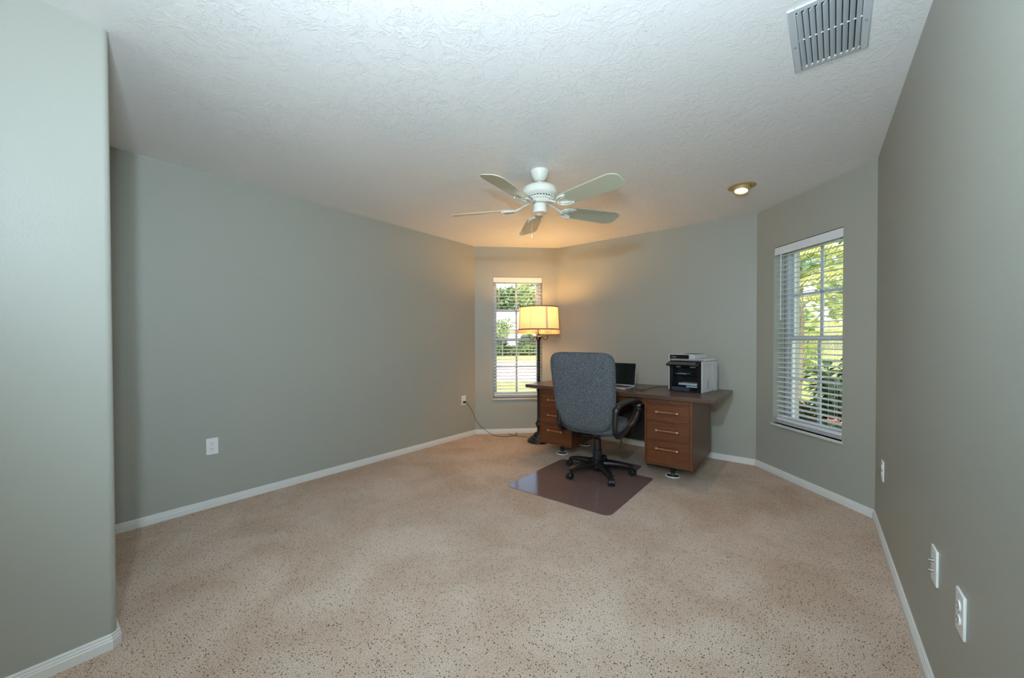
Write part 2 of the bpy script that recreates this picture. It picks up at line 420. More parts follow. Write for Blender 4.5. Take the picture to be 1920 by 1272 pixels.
# ------------------------------------------------------------------ wall plates
def plate(loc, rz, label, kind='outlet', plug=False):
    o = empty('wall_outlet' if kind == 'outlet' else 'coax_wall_plate', loc, rz, label=label, cat='outlet' if kind == 'outlet' else 'wall plate',
              group='white wall outlets' if kind == 'outlet' else None)
    # local: x across, y out of the wall into the room (towards -y), z up
    MB().box((-0.0375, -0.007, -0.06), (0.0375, 0, 0.06)).build('cover_plate', 'white', o, bev=0.0025)
    if kind == 'outlet':
        for dz in (-0.02, 0.02):
            f = MB().lathe([(0.0165, 0), (0.0165, 0.003)], 24, mx=Matrix.Translation((0, -0.007, dz)) @ Matrix.Rotation(PI/2, 4, 'X') @ Matrix.Diagonal((1, 0.86, 1, 1))).build('socket_face', 'white', o)
            s = MB(); s.box((-0.0075, -0.0106, dz+0.001), (-0.0055, -0.0098, dz+0.009)); s.box((0.0055, -0.0106, dz+0.001), (0.0075, -0.0098, dz+0.008))
            s.box((-0.002, -0.0106, dz-0.009), (0.002, -0.0098, dz-0.005)); s.build('socket_slots', 'dark', f)
        MB().ball((0, -0.0075, 0), 0.002).build('screw', 'steel', o)
    else:
        for dz in (-0.019, 0.016):
            mb = MB(); mx = Matrix.Translation((0, -0.006, dz)) @ Matrix.Rotation(PI/2, 4, 'X')
            mb.lathe([(0.0055, 0), (0.0055, 0.004), (0.0045, 0.004), (0.0045, 0.013), (0.003, 0.013)], 12, mx=mx).build('coax_connector', 'steel', o)
        MB().ball((0, -0.0075, 0.045), 0.002).build('screw', 'steel', o)
    return o
plate((XL, 0.858, 0.447), PI/2, 'white duplex outlet on the left wall, empty, nearest the camera')
plate((XL, 3.47, 0.466), PI/2, 'white outlet at the far end of the left wall with black plug in it')
plate((XR, 3.232, 0.430), -PI/2, 'small white outlet on the right wall near the far corner')
plate((XR, 1.937, 0.449), -PI/2, 'white wall plate with two metal coax connectors on the right wall', 'coax')
plate((XR, 1.636, 0.452), -PI/2, 'white duplex outlet on the right wall, nearest the camera')

# ------------------------------------------------------------------ ceiling vent
vt = empty('ceiling_vent', (0.0385, 2.01, CZ), math.radians(-1.8), label='white metal louvered air vent in the ceiling near the right wall', cat='vent')
fx, fy, bw = 0.121, 0.213, 0.026
mb = MB()
for lo, hi in (((-fx, -fy, -0.007), (-fx+bw, fy, 0)), ((fx-bw, -fy, -0.007), (fx, fy, 0)), ((-fx+bw, fy-bw, -0.007), (fx-bw, fy, 0)), ((-fx+bw, -fy, -0.007), (fx-bw, -fy+bw, 0))): mb.box(lo, hi)
mb.build('vent_frame', 'vent', vt, bev=0.003)
MB().box((-fx+bw-0.003, -fy+bw-0.003, -0.0012), (fx-bw+0.003, fy-bw+0.003, -0.0004)).build('duct_opening', 'ventdark', vt)
nl = 10; pitch = (2*(fx-bw))/nl
sl = MB().box((-0.0092, -fy+bw, -0.0008), (0.0092, fy-bw, 0.0008)).build('louver', 'vent', vt)
for i in range(nl):
    o = sl if i == 0 else sl.copy()
    if i: COL.objects.link(o)
    o.location = (-fx+bw+pitch*(i+0.5), 0, -0.0075); o.rotation_euler = (0, math.radians(-38), 0)
MB().tube([(-fx+bw, -0.01, -0.0045), (fx-bw, -0.01, -0.0045)], 0.0022, 6).build('tie_rod', 'vent', vt)
for sx in (-1, 1): MB().ball((sx*(fx-bw/2), 0.02, -0.0075), 0.0035, (1, 1, 0.5)).build('screw', 'steel', vt)

# ------------------------------------------------------------------ recessed downlight
dl = empty('recessed_downlight', (-0.457, 3.612, CZ), label='lit eyeball downlight with tan trim ring in the ceiling', cat='downlight')
MB().lathe([(0.062, 0), (0.062, -0.006), (0.085, -0.007), (0.098, -0.003), (0.1, 0)], 40).build('trim_ring', 'gold', dl)
tilt = Matrix.Translation((0, 0, 0.008)) @ Matrix.Rotation(math.radians(14), 4, Vector((-0.9, 0.3, 0)).normalized())
MB().lathe([(0.02, 0.0), (0.058, -0.004), (0.06, -0.02), (0.057, -0.034), (0.053, -0.048), (0.047, -0.048), (0.046, -0.04)], 40, mx=tilt, cap=False).build('eyeball', 'gold', dl)
MB().lathe([(0.0467, -0.039), (0.0467, -0.041)], 32, mx=tilt).build('lens', 'lit', dl)

# ------------------------------------------------------------------ ceiling fan
FZ = 2.17
fan = empty('ceiling_fan', (-1.550, 2.355, CZ), label='white five-blade ceiling fan hanging from the ceiling', cat='ceiling fan')
def fz(z): return z-CZ
MB().lathe([(0.066, 0), (0.067, -0.012), (0.063, -0.022), (0.050, -0.052), (0.034, -0.07), (0.026, -0.074)], 40).build('canopy', 'fan_white', fan)
MB().lathe([(0.012, -0.07), (0.012, -0.10), (0.02, -0.10), (0.02, -0.108)], 20).build('downrod', 'fan_white', fan)
MB().lathe([(0.02, -0.103), (0.06, -0.106), (0.094, -0.113), (0.119, -0.127), (0.129, -0.146), (0.130, -0.176), (0.120, -0.188), (0.095, -0.196), (0.09, -0.21), (0.04, -0.212)], 48).build('motor_housing', 'fan_white', fan)
mb = MB()
for i in range(30):
    a = 2*PI*i/30; c, s = math.cos(a), math.sin(a); c2, s2 = math.cos(a+0.16), math.sin(a+0.16)
    mb.tube([(0.108*c, 0.108*s, -0.194), (0.082*c2, 0.082*s2, -0.216), (0.07*c2, 0.07*s2, -0.222)], 0.0038, 6)
mb.lathe([(0.074, -0.208), (0.078, -0.222), (0.066, -0.236), (0.04, -0.238)], 32)
mb.build('vent_ring', 'fan_white', fan)
MB().lathe([(0.100, -0.197), (0.085, -0.205), (0.06, -0.212)], 32, cap=True).build('motor_core', 'dark', fan)
MB().lathe([(0.035, -0.235), (0.048, -0.240), (0.052, -0.247), (0.052, -0.296), (0.049, -0.303), (0.02, -0.309)], 36).build('switch_housing', 'fan_white', fan)
pc = MB(); px, py = -0.035, -0.035
pc.tube([(px, py, -0.29), (px*1.15, py*1.15, -0.31), (px*1.15, py*1.15, -0.455)], 0.0014, 6)
pc.mi = 1; pc.lathe([(0.002, -0.452), (0.006, -0.460), (0.008, -0.474), (0.004, -0.482)], 12, c=(px*1.15, py*1.15)); pc.build('pull_chain', ['brass', 'white'], fan)
def blade_outline():
    r0, r1 = 0.205, 0.672; top = []
    ws = [(0.0, 0.054), (0.02, 0.063), (0.10, 0.068), (0.25, 0.074), (0.40, 0.080), (0.425, 0.077), (0.447, 0.066), (0.464, 0.052), (0.470, 0.036)]
    up = [(r0+a, w) for a, w in ws]; return [(x, -y) for x, y in up] + [(x, y) for x, y in up[::-1]]
PH = math.radians(-11.15)
iron_pts = None
for i in range(5):
    a = PH + i*2*PI/5
    mxr = Matrix.Rotation(a, 4, 'Z') @ Matrix.Translation((0, 0, fz(FZ)+0.004)) @ Matrix.Rotation(math.radians(-14), 4, 'X')
    o = MB().prism(blade_outline(), -0.0028, 0.0028, mxr).build('blade', 'blade', fan, bev=0.0015)
    br = MB(); T = Matrix.Rotation(a, 4, 'Z')
    Z0 = fz(FZ)
    br.tube([T @ Vector(p) for p in curve([(0.06, 0, -0.226), (0.09, 0, -0.236), (0.115, 0, -0.246), (0.15, 0, -0.262), (0.185, 0, Z0-0.006)], 5)], 0.0095, 8, flat=(1.3, 0.8))
    for sg in (-1, 1):
        loc = [(0.175, 0, -0.008), (0.185, sg*0.028, -0.008), (0.21, sg*0.046, -0.0085), (0.25, sg*0.052, -0.009), (0.275, sg*0.048, -0.009)]
        br.tube([mxr @ Vector(p) for p in curve(loc, 5)], 0.0075, 8)
        loc = [(0.195, 0, -0.008), (0.205, sg*0.016, -0.008), (0.23, sg*0.03, -0.0085), (0.262, sg*0.034, -0.009)]
        br.tube([mxr @ Vector(p) for p in curve(loc, 5)], 0.006, 8)
    br.prism([(0.17, -0.014), (0.24, -0.03), (0.24, 0.03), (0.17, 0.014)], -0.0055, -0.0030, mxr)
    br.build('blade_bracket', 'fan_white', fan)

# ------------------------------------------------------------------ desk
DX0, DX1, DY0, DY1, DT = -2.459, -0.603, 3.447, 4.24, 0.74
desk = empty('pedestal_desk', (-1.53, 3.84, 0), label='walnut double pedestal desk with dark top along the far wall', cat='desk')
def L(p): return (p[0]+1.53, p[1]-3.84, p[2])
def dbox(mb, lo, hi): return mb.box(L(lo), L(hi))
dbox(MB(), (DX0, DY0, DT-0.036), (DX1, DY1, DT)).build('desk_top', 'desk_top', desk, bev=0.003)
PY0, PY1 = 3.49, 4.22
def handle(parent, x0, x1, z):
    mb = MB(); y = PY0-0.026
    n = 7; pts = [(x0+0.012+(x1-x0-0.024)*i/(n-1), y, z) for i in range(n)]
    mb.tube([L(p) for p in pts], [0.0085 if i % 2 else 0.0100 for i in range(n)], 10)
    mb.mi = 1
    for xa, xb in ((x0, x0+0.016), (x1-0.016, x1)):
        mb.tube([L((xa, y, z)), L((xb, y, z))], 0.0118, 12); xm = (xa+xb)/2
        mb.tube([L((xm, y, z)), L((xm, PY0+0.004, z))], 0.005, 8)
    return mb.build('drawer_handle', ['handle', 'brass'], parent)
for (x0, x1, hx0, hx1) in ((-1.180, -0.785, -1.076, -0.888), (-2.302, -1.913, -2.186, -2.006)):
    mb = MB()
    dbox(mb, (x0, PY0, 0.12), (x0+0.016, PY1, DT-0.036)); dbox(mb, (x1-0.022, PY0, 0.12), (x1, PY1, DT-0.036))
    dbox(mb, (x0+0.016, PY1-0.015, 0.12), (x1-0.022, PY1, DT-0.036)); dbox(mb, (x0+0.016, PY0+0.001, 0.12), (x1-0.022, PY1-0.015, 0.136))
    mb.build('pedestal', 'desk_side', desk, bev=0.0015)
    mb = MB(); dbox(mb, (x0+0.001, PY0-0.0012, 0.121), (x0+0.016, PY0+0.0005, DT-0.038)); dbox(mb, (x1-0.022, PY0-0.0012, 0.121), (x1-0.001, PY0+0.0005, DT-0.038))
    for z in (0.333, 0.500, 0.650): dbox(mb, (x0+0.016, PY0+0.002, z), (x1-0.022, PY0+0.02, z+0.012))
    mb.build('front_rail', 'desk_wood', desk)
    xa, xb = x0+0.018, x1-0.024
    pb = MB(); dbox(pb, (xa, PY0+0.001, 0.664), (xb, PY0+0.3, 0.7)); po = pb.build('pull_out_board', 'desk_wood', desk, bev=0.0015)
    kb = MB(); kb.mi = 0; kb.lathe([(0.006, 0), (0.006, 0.003), (0.003, 0.003)], 12, mx=Matrix.Translation(L(((xa+xb)/2, PY0+0.001, 0.683))) @ Matrix.Rotation(PI/2, 4, 'X')); kb.build('board_knob', 'dark', po)
    for z0, z1, hz in ((0.514, 0.648, 0.592), (0.347, 0.498, 0.431), (0.138, 0.331, 0.271)):
        mb = MB(); dbox(mb, (xa, PY0, z0), (xb, PY0+0.018, z1)); dbox(mb, (xa+0.01, PY0+0.018, z0+0.01), (xb-0.01, PY1-0.05, z1-0.03))
        dr = mb.build('drawer', 'desk_wood', desk, bev=0.0015)
        handle(dr, hx0, hx1, hz)
mb = MB(); dbox(mb, (-1.913, 4.15, 0.146), (-1.18, 4.165, DT-0.036)); mb.build('modesty_panel', 'desk_dark', desk)
mb = MB(); dbox(mb, (-1.913, 3.515, 0.64), (-1.18, 3.533, DT-0.036)); dbox(mb, (-1.9, 3.533, 0.645), (-1.19, 3.95, 0.69)); mb.build('centre_drawer', 'desk_wood', desk, bev=0.0015)
LEGS = [(-2.106, 3.632), (-0.980, 3.640), (-2.075, 4.10), (-0.985, 4.08)]
for x, y in LEGS:
    mb = MB(); mb.lathe([(0.026, 0.12), (0.024, 0.08), (0.019, 0.03)], 20, c=(x+1.53, y-3.84)); mb.mi = 1
    mb.lathe([(0.0185, 0.034), (0.0165, 0.011), (0.012, 0.0085)], 20, c=(x+1.53, y-3.84)); mb.build('leg', ['desk_dark', 'steel'], desk)
for (x, y), lb in zip(LEGS, ('under the front leg of the left pedestal', 'under the front leg of the right pedestal', 'under the back leg of the left pedestal', 'under the back leg of the right pedestal')):
    o = empty('furniture_coaster', (x, y, 0), label='round caster cup with white rim ' + lb, cat='coaster', group='caster cups under the desk legs')
    MB().lathe([(0.053, 0.001), (0.055, 0.009), (0.060, 0.009), (0.0615, 0.001)], 36, cap=False).build('rim', 'white', o)
    MB().lathe([(0.002, 0.0), (0.053, 0.0), (0.053, 0.006), (0.03, 0.004), (0.022, 0.008), (0.002, 0.008)], 32).build('cup', 'tray', o)

# hanging cable under the desk
hc = MB(); hx, hy = -1.60, 4.0
hc.tube(curve([(hx+0.02, hy, 0.645), (hx+0.012, hy, 0.4), (hx+0.004, hy, 0.22), (hx-0.002, hy, 0.14), (hx-0.016, hy-0.004, 0.10), (hx-0.004, hy-0.008, 0.085), (hx+0.014, hy, 0.11), (hx, hy+0.006, 0.135)], 6), 0.003, 6)
hc.mi = 1; hc.ball((hx, hy-0.006, 0.108), 0.017, (1, 1, 1.2), 12)
tag(hc.build('hanging_cord', ['black', 'silver']), 'thin dark cord with pale knot hanging beneath the desk', 'cord')

# ------------------------------------------------------------------ printer
pr = empty('printer', (-1.084, 3.872, DT), math.radians(-11), label='black and white multifunction printer on right end of the desk', cat='printer')
w, d, h = 0.312, 0.335, 0.302
mb = MB()
mb.box((0, 0, 0.008), (0.010, d, 0.345)); mb.box((w-0.012, 0, 0.0), (w, 0.21, h-0.02)); mb.box((w-0.012, 0.21, 0.014), (w, 0.25, h-0.02)); mb.box((w-0.012, 0.25, 0.0), (w, d, h-0.02))
mb.box((0.010, 0.13, 0.0), (w-0.012, d, h-0.02))
mb.build('case', 'printer_white', pr, bev=0.004)
lid = MB(); lid.box((0.01, 0.03, h-0.018), (w, d, h)); lid.box((0.05, -0.002, h-0.007), (w, 0.03, h)); lid.build('scanner_lid', 'printer_white', pr, bev=0.006)
af = MB(); af.box((0.0, 0.02, h+0.001), (0.235, d-0.03, 0.345)); af.mi = 1; af.box((0.012, 0.002, h+0.002), (0.19, 0.02, 0.340)); af.mi = 2; af.box((0.19, 0.004, h+0.002), (0.225, 0.02, 0.338))
af.mi = 1; af.box((0.115, 0.06, 0.345), (0.22, 0.25, 0.348)); af.build('document_feeder', ['printer_white', 'printer_black', 'printer_white'], pr, bev=0.004)
fr = MB(); fr.box((0.010, 0.004, h-0.06), (w-0.012, 0.13, h-0.019)); fr.box((0.010, 0.004, 0.0), (0.035, 0.13, h-0.06)); fr.box((w-0.045, 0.004, 0.0), (w-0.012, 0.13, h-0.06))
fr.box((0.035, 0.004, 0.0), (w-0.045, 0.13, 0.014)); fr.box((0.035, 0.118, 0.014), (w-0.045, 0.129, h-0.06)); fr.box((0.035, 0.03, 0.148), (w-0.045, 0.12, 0.160)); fr.build('front_bezel', 'printer_black', pr, bev=0.002)
cp = MB(); mxp = Matrix.Translation((0.0, -0.052, h-0.065)) @ Matrix.Rotation(math.radians(24), 4, 'X')
cp.box((0.0, 0, 0), (0.29, 0.066, 0.014), mxp); cpo = cp.build('control_panel', 'printer_black', pr, bev=0.004)
bt = MB(); random.seed(3)
for i in range(15):
    for j in range(3): bt.box((0.02+i*0.0165, 0.010+j*0.016, 0.014), (0.031+i*0.0165, 0.019+j*0.016, 0.0165), mxp)
bt.build('panel_buttons', 'panel_grey', cpo)
MB().box((0.07, 0.02, 0.1605), (0.16, 0.10, 0.166)).build('output_sheet', 'paper', pr)
for a_, b_ in ((0.06, 0.10), (0.19, 0.24)): MB().box((a_, 0.03, h-0.080), (b_, 0.035, h-0.059)).build('paper_guide', 'paper', pr)
tr = MB(); tr.box((0.04, -0.018, 0.004), (0.20, 0.11, 0.042)); tr.build('paper_tray', 'tray', pr, bev=0.003)
pp = MB(); pp.box((0.10, -0.006, 0.062), (w-0.047, 0.11, 0.080)); pp.box((0.17, -0.004, 0.044), (w-0.047, 0.11, 0.056)); pp.build('paper_stack', 'paper', pr, bev=0.001)
vg = MB()
for i in range(3):
    for j in range(7): vg.box((w-0.0005, 0.105+i*0.012, 0.03+j*0.0115), (w+0.0008, 0.112+i*0.012, 0.036+j*0.0115))
vg.build('vent_grille', 'panel_grey', pr)
sm_ = MB(); sm_.box((w-0.0005, 0.01, h-0.052), (w+0.0006, d-0.06, h-0.0505)); sm_.build('seam', 'panel_grey', pr)
tx = bpy.data.curves.new('brand_lettering', 'FONT'); tx.body = 'Canon'; tx.size = 0.017; tx.extrude = 0.0004; tx.materials.append(M['printer_white'])
tmp = bpy.data.objects.new('lettering_source', tx); COL.objects.link(tmp); bpy.context.view_layer.update()
tme = bpy.data.meshes.new_from_object(tmp.evaluated_get(bpy.context.evaluated_depsgraph_get())); bpy.data.objects.remove(tmp); bpy.data.curves.remove(tx)
to = bpy.data.objects.new('brand_lettering', tme); COL.objects.link(to); to.parent = pr; to.location = (0.028, 0.0012, 0.316); to.rotation_euler = (PI/2, 0, 0)

# ------------------------------------------------------------------ laptop
lp = empty('laptop', (-1.566, 3.845, DT), math.radians(-3), label='open silver laptop with dark blank screen on the desk', cat='laptop')
MB().box((-0.172, -0.235, 0.001), (0.172, 0, 0.018)).build('laptop_base', 'silver', lp, bev=0.004)
kb = MB(); random.seed(1)
for j in range(5):
    for i in range(14): kb.box((-0.155+i*0.0222, -0.035-j*0.022-0.018, 0.018), (-0.155+i*0.0222+0.0195, -0.035-j*0.022, 0.0195))
kb.build('keyboard', 'keys', lp)
MB().box((-0.05, -0.222, 0.0178), (0.05, -0.16, 0.0185)).build('trackpad', 'panel_grey', lp)
mxs = Matrix.Translation((0, 0.004, 0.016)) @ Matrix.Rotation(math.radians(-8), 4, 'X')
sc_ = MB(); sc_.box((-0.172, 0, 0), (0.172, 0.006, 0.232), mxs); sco = sc_.build('screen_lid', 'silver', lp, bev=0.002)
MB().box((-0.169, -0.0012, 0.012), (0.169, 0, 0.229), mxs).build('screen_bezel', 'blackgloss', sco)
MB().box((-0.158, -0.0018, 0.026), (0.158, -0.0013, 0.217), mxs).build('display', 'screen', sco)
cb = MB(); cb.tube(curve([(-1.385, 3.80, 0.7445), (-1.34, 3.74, 0.743), (-1.28, 3.71, 0.743), (-1.25, 3.76, 0.743), (-1.262, 3.90, 0.743), (-1.23, 4.06, 0.743), (-1.17, 4.20, 0.743), (-1.10, 4.225, 0.743)], 8), 0.0022, 6)
cb.tube(curve([(-1.36, 3.66, 0.743), (-1.30, 3.60, 0.743), (-1.23, 3.60, 0.743), (-1.25, 3.67, 0.743), (-1.33, 3.68, 0.743), (-1.31, 3.74, 0.743)], 8), 0.002, 6)
tag(cb.build('laptop_cable', 'black'), 'thin black cable curled on the desk between laptop and printer', 'cable')

# ------------------------------------------------------------------ office chair
CX, CY = -1.53, 3.27
ch = empty('office_chair', (CX, CY, 0), math.radians(0), label='grey-blue tweed office chair with black arms, on the floor mat', cat='office chair')
lean = math.radians(8.5)
mxb = Matrix.Translation((0.005, -0.286, 0.773)) @ Matrix.Rotation(lean, 4, 'X')
MB().pillow(0.286, 0.347, 0.058, 7.5, 3.5, mxb, 0.06, pw=7).build('backrest', 'fabric', ch)
pp_ = MB(); na = 64; ring = []
for i in range(na+1):
    a = 2*PI*i/na; ca, sa = math.cos(a), math.sin(a); e = 7.5 if sa > 0 else 3.5
    x = math.copysign(abs(ca)**(2/e), ca); z = math.copysign(abs(sa)**(2/e), sa); ring.append(mxb @ Vector((x*0.285*(1+0.06*z), -0.006, z*0.346)))
pp_.tube(ring, 0.0045, 6, cap=False); pp_.build('piping', 'fabric', ch)
mxs2 = Matrix.Translation((0.01, 0.005, 0.460)) @ Matrix.Rotation(PI/2, 4, 'X')
MB().pillow(0.266, 0.272, 0.060, 4, 3.2, mxs2, 0.0, pw=7).build('seat', 'fabric', ch)
mb = MB(); mb.box((-0.12, -0.14, 0.386), (0.12, 0.14, 0.404)); mb.box((-0.05, -0.09, 0.355), (0.05, 0.09, 0.386)); mb.box((-0.035, -0.235, 0.39), (0.035, -0.1, 0.40)); mb.tube([(0.0, 0.03, 0.37), (0.2, 0.03, 0.374), (0.25, 0.03, 0.37)], 0.006, 8)
mb.build('tilt_mechanism', 'black', ch, bev=0.003)
mb = MB(); mb.tube(curve([(0, -0.10, 0.392), (0, -0.2, 0.40), (0, -0.222, 0.46), (0, -0.25, 0.6)], 5), 0.014, 8, flat=(1.8, 0.6)); mb.build('back_support', 'black', ch)
for sx in (-1, 1):
    X = 0.288 if sx > 0 else -0.228
    loop = [(X, -0.285, 0.47), (X, -0.292, 0.56), (X, -0.275, 0.658), (X, -0.20, 0.682), (X, -0.05, 0.690), (X, 0.09, 0.685), (X, 0.185, 0.658), (X, 0.215, 0.605), (X, 0.17, 0.555), (X, 0.05, 0.485), (X, -0.10, 0.435), (X, -0.22, 0.420)]
    n = len(loop); cr = curve(loop, 5, closed=True); m_ = len(cr)
    rs = []
    for k_ in range(m_):
        p = cr[k_]; rs.append(0.016 + (0.008 if p.z > 0.63 else 0) + (0.013 if p.y > 0.03 and p.z < 0.65 else 0))
    mb = MB(); mb.tube(cr, rs, 10, cap=False, flat=(1.0, 1.35))
    mb.tube([(X, -0.10, 0.432), (sx*0.11, -0.06, 0.395)], 0.014, 8); mb.build('armrest', 'black', ch)
mb = MB(); mb.lathe([(0.040, 0.075), (0.042, 0.12), (0.040, 0.225), (0.034, 0.23), (0.032, 0.325), (0.015, 0.33), (0.014, 0.365)], 28); mb.build('gas_lift', 'black', ch)
mb = MB(); mb.lathe([(0.045, 0.05), (0.062, 0.075), (0.060, 0.125), (0.046, 0.14), (0.04, 0.14)], 28); mb.build('base_hub', 'black', ch)
for k_ in range(5):
    a = math.radians(29 + 72*k_); T = Matrix.Rotation(a, 4, 'Z')
    mb = MB(); pts = [(0.03, 0, 0.10), (0.10, 0, 0.105), (0.20, 0, 0.098), (0.27, 0, 0.088), (0.30, 0, 0.078)]
    mb.tube([T @ Vector(p) for p in pts], [0.036, 0.033, 0.028, 0.024, 0.019], 10, flat=(1.05, 0.85)); lg = mb.build('leg', 'black', ch)
    cs = MB(); yaw = random.uniform(-0.6, 0.6) + (0.5 if k_ % 2 else -0.3); Tc = T @ Matrix.Translation((0.30, 0, 0)) @ Matrix.Rotation(yaw, 4, 'Z')
    cs.tube([Tc @ Vector((0, 0, 0.08)), Tc @ Vector((0, 0, 0.05))], 0.007, 8)
    for sy in (-1, 1):
        mxw = Tc @ Matrix.Translation((0.008, sy*0.015, 0.0335)) @ Matrix.Rotation(PI/2, 4, 'X')
        cs.lathe([(0.008, -0.012), (0.024, -0.012), (0.0283, -0.007), (0.0283, 0.007), (0.024, 0.012), (0.008, 0.012)], 22, mx=mxw)
    mxw = Tc @ Matrix.Translation((0.004, 0, 0.035)) @ Matrix.Rotation(PI/2, 4, 'X')
    hood = [(0.032*math.cos(t), 0.032*math.sin(t)) for t in [PI*i/12 for i in range(13)]]
    cs.prism(hood, -0.0045, 0.0045, mxw); cs.build('caster', 'black', lg)
# chair mat with a lip
X0, X1, Y0, Y1, YL = -2.003, -1.088, 2.518, 3.462, 3.742
def rc(cx, cy, r, a0, a1, n=6): return [(cx+r*math.cos(math.radians(a0+(a1-a0)*i/n)), cy+r*math.sin(math.radians(a0+(a1-a0)*i/n))) for i in range(n+1)]
r = 0.055
poly = rc(X0+r, Y0+r, r, 180, 270) + rc(X1-r, Y0+r, r, 270, 360) + rc(X1-0.03, Y1-0.03, 0.03, 0, 90) + [(-1.27, Y1)] + rc(-1.285-0.03, YL-0.03, 0.03, 0, 90) + rc(-1.80+0.03, YL-0.03, 0.03, 90, 180) + [(-1.81, Y1)] + rc(X0+0.05, Y1-0.05, 0.05, 90, 180)
mo = MB().prism(poly, 0.0005, 0.0045).build('chair_mat', 'vinyl', bev=0.0015)
tag(mo, 'brown tinted plastic chair mat lying on the beige carpet', 'chair mat')

# ------------------------------------------------------------------ floor lamp
LX, LY = -2.575, 3.885
lamp = empty('floor_lamp', (LX, LY, 0), label='lit floor lamp with fringed cream shade on a black iron stand', cat='floor lamp')
mb = MB()
mb.lathe([(0.135, 0.0), (0.138, 0.006), (0.133, 0.022), (0.118, 0.034), (0.108, 0.038), (0.106, 0.052), (0.088, 0.064), (0.068, 0.070), (0.064, 0.082), (0.056, 0.100), (0.04, 0.112), (0.024, 0.118)], 40)
for i in range(28):
    a = 2*PI*i/28; mb.ball((0.128*math.cos(a), 0.128*math.sin(a), 0.014), 0.0105, (1, 1, 1.2), 8)
mb.build('lamp_base', 'iron', lamp)
mb = MB()
mb.lathe([(0.020, 0.112), (0.017, 0.125), (0.024, 0.140), (0.015, 0.152), (0.019, 0.165), (0.028, 0.195), (0.040, 0.212), (0.036, 0.228), (0.022, 0.238), (0.027, 0.250), (0.020, 0.262), (0.0175, 0.30), (0.0175, 0.78), (0.0205, 0.79), (0.0175, 0.80), (0.0175, 1.215), (0.024, 1.228), (0.034, 1.248), (0.036, 1.262), (0.022, 1.272), (0.012, 1.28), (0.012, 1.40)], 24)
mb.build('pole', 'iron', lamp)
for k_ in range(4):
    a = math.radians(25 + 90*k_); T = Matrix.Rotation(a, 4, 'Z')
    MB().tube([T @ Vector(p) for p in curve([(0.025, 0, 1.255), (0.045, 0, 1.262), (0.06, 0, 1.238), (0.085, 0, 1.225), (0.106, 0, 1.245), (0.108, 0, 1.285)], 5)], 0.0048, 8).build('lamp_arm', 'iron', lamp)
SZ0, SZ1, SR0, SR1 = 1.345, 1.617, 0.247, 0.232
mb = MB(); n = 64
def scal(i): return 1.0 - 0.012*abs(math.sin(PI*i/8))
vs = []; fs = []
for j in range(9):
    t = j/8; z = SZ0+(SZ1-SZ0)*t; R_ = SR0+(SR1-SR0)*t
    for i in range(n): a = 2*PI*i/n + 0.2; q = scal(i); vs.append((R_*q*math.cos(a), R_*q*math.sin(a), z))
for j in range(8):
    for i in range(n): k_ = (i+1) % n; fs.append((j*n+i, j*n+k_, (j+1)*n+k_, (j+1)*n+i))
mb.faces(vs, fs); sh = mb.build('lamp_shade', 'shade', lamp, flip=False, angle=60)
def band(z, R_, hh_, nm, mm, parent):
    mb = MB(); vs = []; fs = []
    for q_, zz in ((1.004, z), (1.012, z+hh_/2), (1.004, z+hh_)):
        for i in range(n): a = 2*PI*i/n + 0.2; q = scal(i)*q_; vs.append((R_*q*math.cos(a), R_*q*math.sin(a), zz))
    for j in range(2):
        for i in range(n): k_ = (i+1) % n; fs.append((j*n+i, j*n+k_, (j+1)*n+k_, (j+1)*n+i))
    return mb.faces(vs, fs).build(nm, mm, parent, flip=False)
band(SZ0-0.004, SR0, 0.016, 'bottom_trim', 'shade_trim', sh); band(SZ1-0.008, SR1, 0.012, 'top_trim', 'shade_trim', sh)
for i in range(8):
    mb = MB()
    a = 2*PI*(i*8)/n + 0.2; c, s = math.cos(a), math.sin(a); wd = 0.012 if i % 2 else 0.003
    tx_, ty_ = -s*wd, c*wd
    mb.faces([(SR0*1.006*c-tx_, SR0*1.006*s-ty_, SZ0+0.01), (SR0*1.006*c+tx_, SR0*1.006*s+ty_, SZ0+0.01), (SR1*1.006*c+tx_, SR1*1.006*s+ty_, SZ1-0.006), (SR1*1.006*c-tx_, SR1*1.006*s-ty_, SZ1-0.006)], [(0, 1, 2, 3)])
    mb.build('panel_seam', 'seam', sh)
mb = MB(); N = 90
for i in range(N):
    a = 2*PI*i/N; R_ = SR0*1.0; c, s = math.cos(a), math.sin(a)
    mb.tube([(R_*c, R_*s, SZ0), (R_*1.006*c, R_*1.006*s, SZ0-0.02), (R_*1.01*c, R_*1.01*s, SZ0-0.046)], [0.003, 0.0062, 0.005], 5)
tag(mb.build('fringe', 'fringe', sh))
mb = MB(); mb.ball((0, 0, 1.455), 0.032, (1, 1, 1.2), 16); mb.build('bulb', 'bulb', lamp)
MB().lathe([(0.016, 1.39), (0.016, 1.425)], 16).build('bulb_socket', 'iron', lamp)
